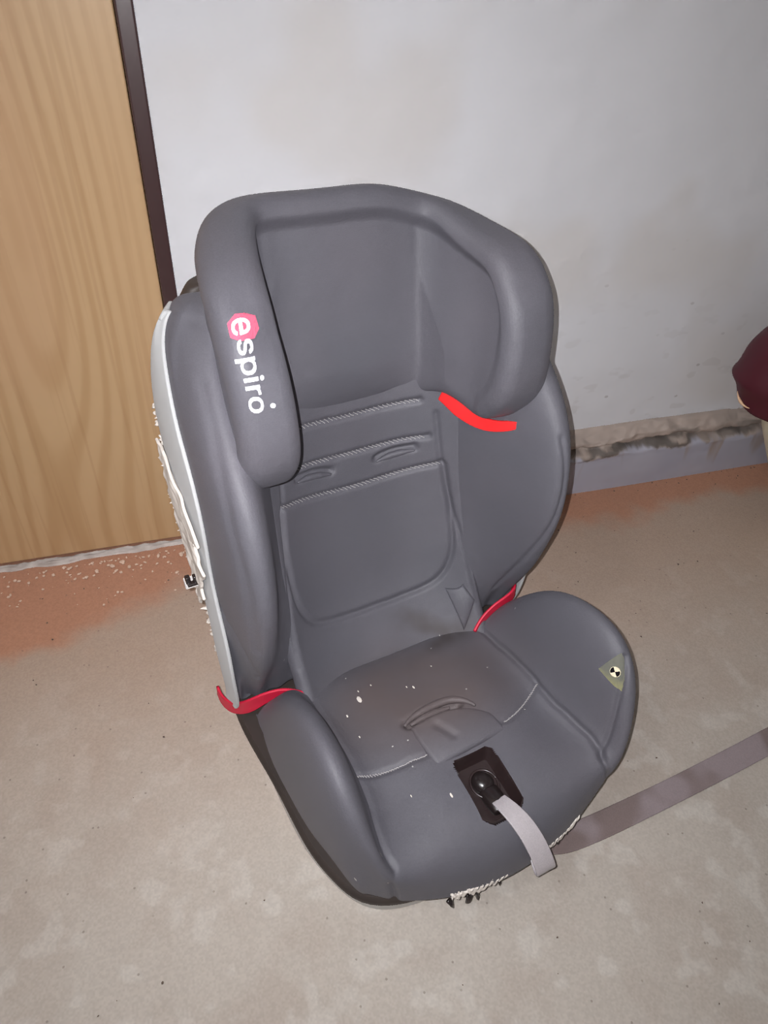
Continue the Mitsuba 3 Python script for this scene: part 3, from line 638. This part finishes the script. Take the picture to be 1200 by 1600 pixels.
# --- tether strap lying on the floor
def SP(x, y, z): return tuple(S(np.array([x, y, z])))
scene[CAR + '__tether_strap'] = mikit.ply(ribbon([SP(.05, .330, .034), SP(.085, .352, .014), SP(.12, .365, .005), (.303, .466, .004), (.36, .493, .0035), (.419, .5225, .004), (.508, .569, .003), (.629, .634, .004), (.80, .73, .003)], [(-.3, 1, .3), (-.3, 1, .2), (-.3, 1, .1), (-.35, 1, .05), (-.38, 1, .05), (-.4, 1, -.04), (-.5, 1, .0), (-.5, 1, .1), (-.5, 1, .0)], .036, .0022, 160), 'floor_webbing', smooth=True)
tag(CAR + '__tether_strap', label='brownish grey webbing strap trailing over the floor')

# --- small details on the car seat
rng = np.random.default_rng(11)
# print on the wing beside the door: a pink cube with a letter, then the rest of the name
head_surf = Surf(headrest.mesh)
def on_wing(m, o, ux, uy, lift):
    v = np.array(m.vertices); o, ux, uy = (np.array(a, float) for a in (o, ux, uy)); uy = uy - (uy @ ux) * ux; uy /= np.linalg.norm(uy)
    n0 = np.cross(ux, uy); n0 = n0 if n0 @ head_surf.normal((o + .03 * ux)[None])[0] > 0 else -n0
    P, N = head_surf.points, head_surf.pn; near = (np.linalg.norm(P - o, axis=1) < .13) & (N @ n0 > .15); q = P[near] - o
    d, i = cKDTree(np.c_[q @ ux, q @ uy]).query(v[:, :2], k=40); hh = (q @ n0)[i]; h = -np.ones(len(v))
    for sg, up in ((.0018, .0), (.0045, .0008), (.008, .0014)): w = np.exp(-(d / sg) ** 2) + 1e-9; h = np.maximum(h, (hh * w).sum(1) / w.sum(1) + up)
    return trimesh.Trimesh(o + v[:, :1] * ux + v[:, 1:2] * uy + (h + lift + v[:, 2])[:, None] * n0, m.faces, process=False)
def frame_from(pt, right, down):
    a, b, c = (np.array(q, float) for q in (pt, right, down)); return a, (c - a) / np.linalg.norm(c - a), (b - a) / np.linalg.norm(b - a)
LOGO_O, LOGO_R, LOGO_D = (-.179, .054, .672), (-.1665, .058, .675), (-.180, .077, .618)
_o, _x, _y = frame_from(LOGO_O, LOGO_R, LOGO_D)
_o = _o - .0010 * _y - .003 * _x
def letters(t, h, wide, bold=True):
    m = meshkit.text_mesh(t, h, .0004, bold=bold); v = np.array(m.vertices); v[:, 0] *= wide; m.vertices = v
    m = m.subdivide_to_size(.002); return m
word = letters('spiro', .0165, 1.12); word.vertices[:, 0] -= word.vertices[:, 0].min()
word.vertices[:, 0] *= .068 / word.vertices[:, 0].max(); word.apply_translation([.0, .001, 0])
hexa = np.array([(-.020, .010), (-.0205, .0025), (-.014, -.0045), (-.003, -.0035), (.0005, .0045), (.0005, .0150), (-.006, .0195), (-.0165, .0180)])
cube = trimesh.creation.extrude_polygon(Polygon(hexa).buffer(.0012), .0003, engine='earcut').subdivide_to_size(.002)
ee = letters('e', .022, 1.0); ee.vertices[:, :2] -= ee.vertices[:, :2].mean(0); ee.vertices[:, :2] *= .0145 / np.ptp(ee.vertices[:, 0]); ee.apply_translation([-.0102, .0065, 0])
dot = trimesh.creation.cylinder(.0026, .0004, sections=16).subdivide_to_size(.002); dot.apply_translation([.064, .0215, 0])
seatpart('headrest__logo_cube', on_wing(cube, _o, _x, _y, .0006), 'logo_pink', False); tag(CAR + '__headrest__logo_cube', label='pink cube of the printed logo')
seatpart('headrest__logo_lettering', cat([on_wing(m, _o, _x, _y, .0010) for m in (word, ee, dot)]), 'logo_white', False); tag(CAR + '__headrest__logo_lettering', label='white printed lettering')

# olive label with a round test mark, sewn into the bolster seam
def patch(surf, corners, nx, ny, lift):
    a, b, c, d = (np.array(q, float) for q in corners); u, v = np.meshgrid(np.linspace(0, 1, nx), np.linspace(0, 1, ny), indexing='ij')
    p = (a * (1 - u)[..., None] + b * u[..., None]) * (1 - v)[..., None] + (d * (1 - u)[..., None] + c * u[..., None]) * v[..., None]
    q = surf.lay(p, lift); n = surf.normal(p)
    top = q; v_ = np.vstack([top.reshape(-1, 3), (q - n * lift * .8).reshape(-1, 3)]); f = grid_faces(nx, ny)
    m = trimesh.Trimesh(v_, np.vstack([f, f[:, ::-1] + nx * ny]), process=False); return m
TAGC = [(.190, .292, .298), (.170, .286, .270), (.180, .320, .260), (.186, .313, .276)]
seatpart('seat_cushion__label', patch(cushion, TAGC, 30, 30, .0016), 'tag_cloth'); tag(CAR + '__seat_cushion__label', label='olive cloth label with a round test mark')
tc = cushion.lay(np.array([[.1835, .301, .278]]), .0030)[0]; tn = cushion.normal(tc); t1 = np.cross(tn, [0, 0, 1.0]); t1 /= np.linalg.norm(t1); t2 = np.cross(tn, t1)
def sector(a0, a1, r, lift, k=12):
    a = np.linspace(a0, a1, k); p = np.array([tc] + [tc + r * (math.cos(x) * t1 + math.sin(x) * t2) for x in a]) + tn * lift; q = p - tn * .0012; n_ = len(p)
    f = [[0, i, i + 1] for i in range(1, k)] + [[n_, n_ + i + 1, n_ + i] for i in range(1, k)] + [[i, n_ + i, i + 1] for i in range(1, k)] + [[i + 1, n_ + i, n_ + i + 1] for i in range(1, k)]
    return trimesh.Trimesh(np.vstack([p, q]), f, process=False)
seatpart('seat_cushion__label__mark', sector(0, 2 * math.pi, .0066, .0, 30), 'tag_cream', False)
for k_, a_ in enumerate((-.75, -.75 + math.pi)): seatpart('seat_cushion__label__mark_%03d' % (k_ + 1), sector(a_, a_ + math.pi / 2, .0060, .0005), 'tag_black', False)
tag(CAR + '__seat_cushion__label', label='olive cloth label with a round test mark')
# torn white padding: a ragged strip and tufts along the outer edge of the wing beside the door
ln = wing_pads[('lining', -1)]
def tuft(c, direction, length, r, seed):
    q = np.random.default_rng(seed); d = np.array(direction, float); d = d / np.linalg.norm(d)
    p = [np.array(c, float)]
    for k in range(4): d = d + q.normal(0, .25, 3); d /= np.linalg.norm(d); p.append(p[-1] + d * length / 4)
    return tube(p, [r, r * .9, r * .75, r * .5, r * .15], 6, 9, flat=.6)
def edge_at(z): return (np.interp(z, WZ, WF), np.interp(z, WZ, WK), np.interp(z, WZ, WS))
tufts = []
for i in range(170):
    z = np.random.default_rng(1000 + i).choice([rng.uniform(.20, .52), rng.uniform(.30, .45)])
    f, k, sh = edge_at(z); e = k + rng.uniform(-.008, .02)
    c = (-.2335 + sh, e, z); n_ = 1.0 if .28 < z < .47 else .55
    tufts.append(tuft(c, (-.8, rng.uniform(-1, -.1), rng.uniform(-.9, .3)), rng.uniform(.005, .012) * n_, rng.uniform(.0018, .0040), 50 + i))
seatpart('side_wing__torn_padding', cat(tufts), 'fleece'); tag(CAR + '__side_wing__torn_padding', kind='stuff', label='torn white padding tufts')
pz = np.linspace(.285, .475, 40); rag = []
for t in np.linspace(0, 1, 10):
    row = []
    for z in pz:
        f, k, sh = edge_at(z); hw = np.interp(z, [.285, .33, .42, .475], [.25, .95, 1.0, .2]) * (1 + .35 * (meshkit.noise(np.array([z * 90, t * 3, 1.0])) - .5))
        row.append((-.2385 - .004 * meshkit.noise(np.array([z * 160, t * 6, 4.0])), k + (f - .10 - k) * hw * t + .002, z))
    rag.append(row)
seatpart('side_wing__torn_padding_001', Pad(np.array(rag), 60, 160, .004, .002, (-1, 0, 0)).mesh, 'fleece'); tag(CAR + '__side_wing__torn_padding_001', label='strip of bare white padding')

# small clip on the wing's edge
def bevel_box(sx, sy, sz, r=.001):
    import manifold3d as m3
    h = m3.Manifold.batch_hull([m3.Manifold.sphere(r, 8).translate([a * (sx / 2 - r), b * (sy / 2 - r), c * (sz / 2 - r)]) for a in (-1, 1) for b in (-1, 1) for c in (-1, 1)]).to_mesh()
    return trimesh.Trimesh(np.array(h.vert_properties[:, :3]), np.array(h.tri_verts), process=False)
CLIP = np.array([-.243, -.004, .335])
b = bevel_box(.016, .010, .012); b.apply_translation(CLIP + [-.006, -.004, -.004]); seatpart('side_wing__clip', b, 'white_plastic', 30); tag(CAR + '__side_wing__clip', label='small white plastic clip')
bs = []
for dx, dy, dz, sx, sz in [(-.010, 0, .006, .006, .010), (-.001, .002, .006, .006, .011), (.006, .004, .0, .008, .014), (-.003, .004, .001, .018, .004)]:
    q = bevel_box(sx, .007, sz); q.apply_translation(CLIP + [dx, dy, dz]); bs.append(q)
seatpart('side_wing__clip_holder', cat(bs), 'gloss_black', 30)

# frayed front hem of the cushion
hem = [(-.095, .3815, .121), (-.03, .389, .118), (.03, .389, .119), (.085, .380, .124), (.118, .372, .125)]
hp = dense(hem, .001); fr = []
for i in range(90):
    x = rng.choice([rng.uniform(-.090, -.02), rng.uniform(.035, .105)]); c = hp[np.argmin(np.abs(hp[:, 0] - x))].copy(); c[1] += .003; c[2] -= rng.uniform(.006, .024)
    fr.append(tuft(c, (rng.uniform(-.5, .5), .5, rng.uniform(-1, .2)), rng.uniform(.0025, .005), rng.uniform(.0008, .0018), 400 + i))
seatpart('seat_cushion__frayed_hem', cat(fr), 'fleece'); tag(CAR + '__seat_cushion__frayed_hem', kind='stuff', label='pale frayed threads at the front hem')
tat = []
for x, z, l, r in [(-.088, .094, .014, .0035), (-.084, .09, .010, .003), (-.058, .088, .016, .005), (-.052, .088, .013, .005), (-.064, .090, .010, .004), (.06, .098, .012, .004), (.072, .10, .010, .0035), (.085, .104, .012, .003), (.095, .108, .009, .003), (-.02, .090, .008, .002)]:
    c = hp[np.argmin(np.abs(hp[:, 0] - x))].copy(); c[2] = z; tat.append(tuft(c + [0, .002, 0], (.1, .5, -.8), l, r, int(1000 * (x + 1))))
def hem_strip(x0, x1, seed):
    xs = np.linspace(x0, x1, 60); rows = []
    for t in np.linspace(0, 1, 8):
        row = []
        for x in xs:
            c = hp[np.argmin(np.abs(hp[:, 0] - x))]; e = np.interp(x, [x0, x0 + .012, x1 - .012, x1], [.15, 1, 1, .15])
            lo = .004 + .005 * meshkit.noise(np.array([x * 200, 1.0, seed])); hi = lo + (.007 + .012 * meshkit.noise(np.array([x * 170, 5.0, seed]))) * e
            row.append((x, c[1] + .0045 + .001 * math.sin(x * 900 + t * 3), c[2] - lo - (hi - lo) * t - .004))
        rows.append(row)
    return Pad(np.array(rows), 40, 160, .003, .0015, (0, 1, 0), su=.1, sv=.1).mesh
seatpart('seat_cushion__torn_hem', hem_strip(-.088, -.012, 2.0), 'fleece'); seatpart('seat_cushion__torn_hem_001', hem_strip(.042, .108, 7.0), 'fleece')
for k in ('torn_hem', 'torn_hem_001'): tag(CAR + '__seat_cushion__' + k, label='pale torn strip at the front hem')
tag(CAR + '__seat_cushion__torn_backing', kind='stuff')
seatpart('seat_cushion__torn_backing', cat(tat), 'gloss_black'); tag(CAR + '__seat_cushion__torn_backing', label='dark torn shreds under the front hem')

sp = []
for x, y, l in [(-.085, .135, .0065), (-.012, .155, .003), (-.02, .150, .002), (-.11, .15, .0025), (-.06, .12, .002), (-.14 + .06, .12, .002), (-.11, .19, .002), (.03, .13, .0015), (-.05, .31, .003), (-.09, .29, .0018)]:
    m = dome((0, 0, 0), l * .45, l, .0006); m.vertices = cushion.lay(np.array(m.vertices) * [1, 1, 0] + [x, y, .17], .0006 + np.array(m.vertices)[:, 2]); sp.append(m)
seatpart('seat_cushion__paint_specks', cat(sp), 'fleece'); tag(CAR + '__seat_cushion__paint_specks', kind='stuff', label='dried pale specks')
# folded fabric tab in the corner between backrest and cushion
tabc = on_back([(.104, .205), (.126, .214), (.136, .196), (.114, .154)])
tb = Pad([[tuple(np.array(a) * (1 - t) + np.array(d) * t + np.array([0, .010 + .006 * math.sin(3.1 * t), 0])) for t in (0, .33, .66, 1)] for a, d in ((tabc[0], tabc[3]), (tuple((np.array(tabc[0]) + tabc[1]) / 2 + np.array([0, .005, 0])), tuple((np.array(tabc[3]) * .7 + np.array(tabc[2]) * .3))), (tabc[1], tabc[2]))], 40, 40, .008, .004, (0, 1, .3))
seatpart('backrest__corner_tab', tb.mesh, 'fabric')

# ------------------------------------------------------------------ the tub at the right edge
TU, TP = np.array([.637, .771]), np.array([.771, -.637])          # away from the room's middle, and sideways
def box_ring(a0, a1, b0, b1, r, n=160):
    pg = Polygon([(a0 + r, b0 + r), (a1 - r, b0 + r), (a1 - r, b1 - r), (a0 + r, b1 - r)]).buffer(r, quad_segs=16)
    return np.array([pg.exterior.interpolate((t + .30) % 1.0, normalized=True).coords[0] for t in np.linspace(0, 1, n + 1)[:-1]])
def box_loft(levels, wob=0.0):
    g = []
    for z, a0, b0, r, sh in levels:
        o = box_ring(a0, .50, b0, .150 - sh, r); q = np.outer(o[:, 0], TP) + np.outer(o[:, 1] + 1.36, TU); g.append(np.c_[q, np.full(len(q), z)])
    g = np.stack(g); d = np.r_[0, np.cumsum(np.linalg.norm(np.diff(g, axis=0), axis=-1).mean(1))]; g = CubicSpline(d, g, axis=0)(np.linspace(0, d[-1], 70))
    if wob: g[..., :2] += wob * (meshkit.noise(g * 22, 5) - .5)[..., None]
    nr, nk = g.shape[:2]; i = np.arange(nr * nk).reshape(nr, nk); j = np.roll(i, -1, 1); q = np.stack([i[:-1], j[:-1], j[1:], i[1:]], -1).reshape(-1, 4)
    v = np.vstack([g.reshape(-1, 3), g[0].mean(0), g[-1].mean(0)]); e = nr * nk
    f = [[e, i[0, (k + 1) % nk], i[0, k]] for k in range(nk)] + [[e + 1, i[-1, k], i[-1, (k + 1) % nk]] for k in range(nk)]
    m = trimesh.Trimesh(v, np.vstack([q[:, [0, 1, 2]], q[:, [0, 2, 3]], f]), process=False)
    if m.volume < 0: m.invert()
    return m
put('padded_tub__body', box_loft([(.0, -.062, .05, .03, .045), (.012, -.080, .042, .035, .04), (.04, -.102, .034, .04, .035), (.074, -.121, .026, .045, .03), (.100, -.142, .020, .05, .028), (.134, -.160, .014, .05, .025), (.193, -.191, .008, .05, .02), (.250, -.215, .003, .05, .012), (.264, -.217, .004, .05, .012)]), 'cream_plastic', 35)
tag('padded_tub__body', label='cream tapering plastic body')
put('padded_tub__cushion', box_loft([(.254, -.250, -.004, .045, .010), (.261, -.262, -.008, .05, .006), (.281, -.276, -.012, .06, .004), (.304, -.289, -.018, .065, .0), (.311, -.294, -.019, .065, .0), (.320, -.292, -.019, .065, .0), (.363, -.285, -.018, .065, .0), (.413, -.257, -.01, .065, .01), (.447, -.213, .01, .06, .025), (.466, -.148, .035, .04, .05), (.470, -.083, .06, .015, .075)], .006), 'burgundy', 45)
tag('padded_tub__cushion', label='bulging dark burgundy padding')
def tub_point(a, b, z): return np.r_[TP * a + TU * (1.36 + b), z]
put('padded_tub__trim', tube([tub_point(a, b, z) for a, b, z in [(-.262, .004, .285), (-.250, -.008, .276), (-.236, -.015, .272), (-.226, -.017, .2725)]], [.0006, .002, .003, .002, .0008], 8, 30), 'gold_trim'); tag('padded_tub__trim', label='pale shiny bit of trim under the padding')
for k, (a, z) in enumerate([(-.133, .124), (-.120, .131)]):
    q = bevel_box(.005, .012, .024); q.apply_transform(np.array([[TP[0], TU[0], 0, 0], [TP[1], TU[1], 0, 0], [0, 0, 1, 0], [0, 0, 0, 1]])); q.apply_translation(tub_point(a, .032 if k == 0 else .022, z))
    key = 'padded_tub__slot' + ('_001' if k else ''); put(key, q, 'gloss_black', 30); tag(key, label='short black slot')
tag('padded_tub', label='cream plastic tub with a bulging dark burgundy padded top beside the wall', category='seat')

# ------------------------------------------------------------------ crumbs on the floor
def scatter(n, seed, ss, nn, size, dense_near=True):
    q = np.random.default_rng(seed); out = []
    for i in range(n):
        while True:
          s_ = q.uniform(*ss); n_ = nn[0] + (nn[1] - nn[0]) * q.uniform() ** (3.0 if dense_near else 1)
          w_ = W(s_, n_, 0.0); c_, d_ = math.cos(SA), math.sin(SA); x_, y_ = (w_[0] - SX) * c_ + (w_[1] - SY) * d_, (w_[0] - SX) * d_ - (w_[1] - SY) * c_
          t_ = (w_[:2] @ TP, w_[:2] @ TU)
          if not (abs(x_) < .27 and -.2 < y_ < .42) and not (t_[0] > -.2 and 1.33 < t_[1] < 1.75): break
        out.append(rock(w_, q.uniform(*size), seed * 100 + i))
    return cat(out)
put('plaster_crumbs', cat([scatter(150, 3, (-.80, -.34), (.02, .14), (.0008, .0032)), scatter(12, 4, (-.70, -.40), (.03, .06), (.0025, .004))]), 'crumb_pale', False)
tag('plaster_crumbs', label='pale plaster crumbs scattered on the floor by the door', category='debris', kind='stuff')
put('dirt_crumbs', cat([scatter(30, 6, (.3, .9), (.045, .30), (.0006, .0016)), scatter(110, 7, (-.9, 1.0), (.05, 1.3), (.0005, .0014), False)]), 'crumb_dark', False)
tag('dirt_crumbs', label='dark grains of dirt strewn over the concrete floor', category='debris', kind='stuff')

# ------------------------------------------------------------------ ceiling lamp
scene['ceiling_lamp__globe'] = {'type': 'sphere', 'center': list(LAMP_POS), 'radius': 0.11, 'emitter': {'type': 'area', 'radiance': {'type': 'rgb', 'value': [LAMP_RADIANCE * .94, LAMP_RADIANCE * .97, LAMP_RADIANCE]}}}
scene['ceiling_lamp__socket'] = mikit.ply(tube([[LAMP_POS[0], LAMP_POS[1], LAMP_POS[2] + .09], [LAMP_POS[0], LAMP_POS[1], HT]], .022, 16), 'base_plastic', smooth=40)
tag('ceiling_lamp', label='white globe lamp under the cellar ceiling', category='lamp')
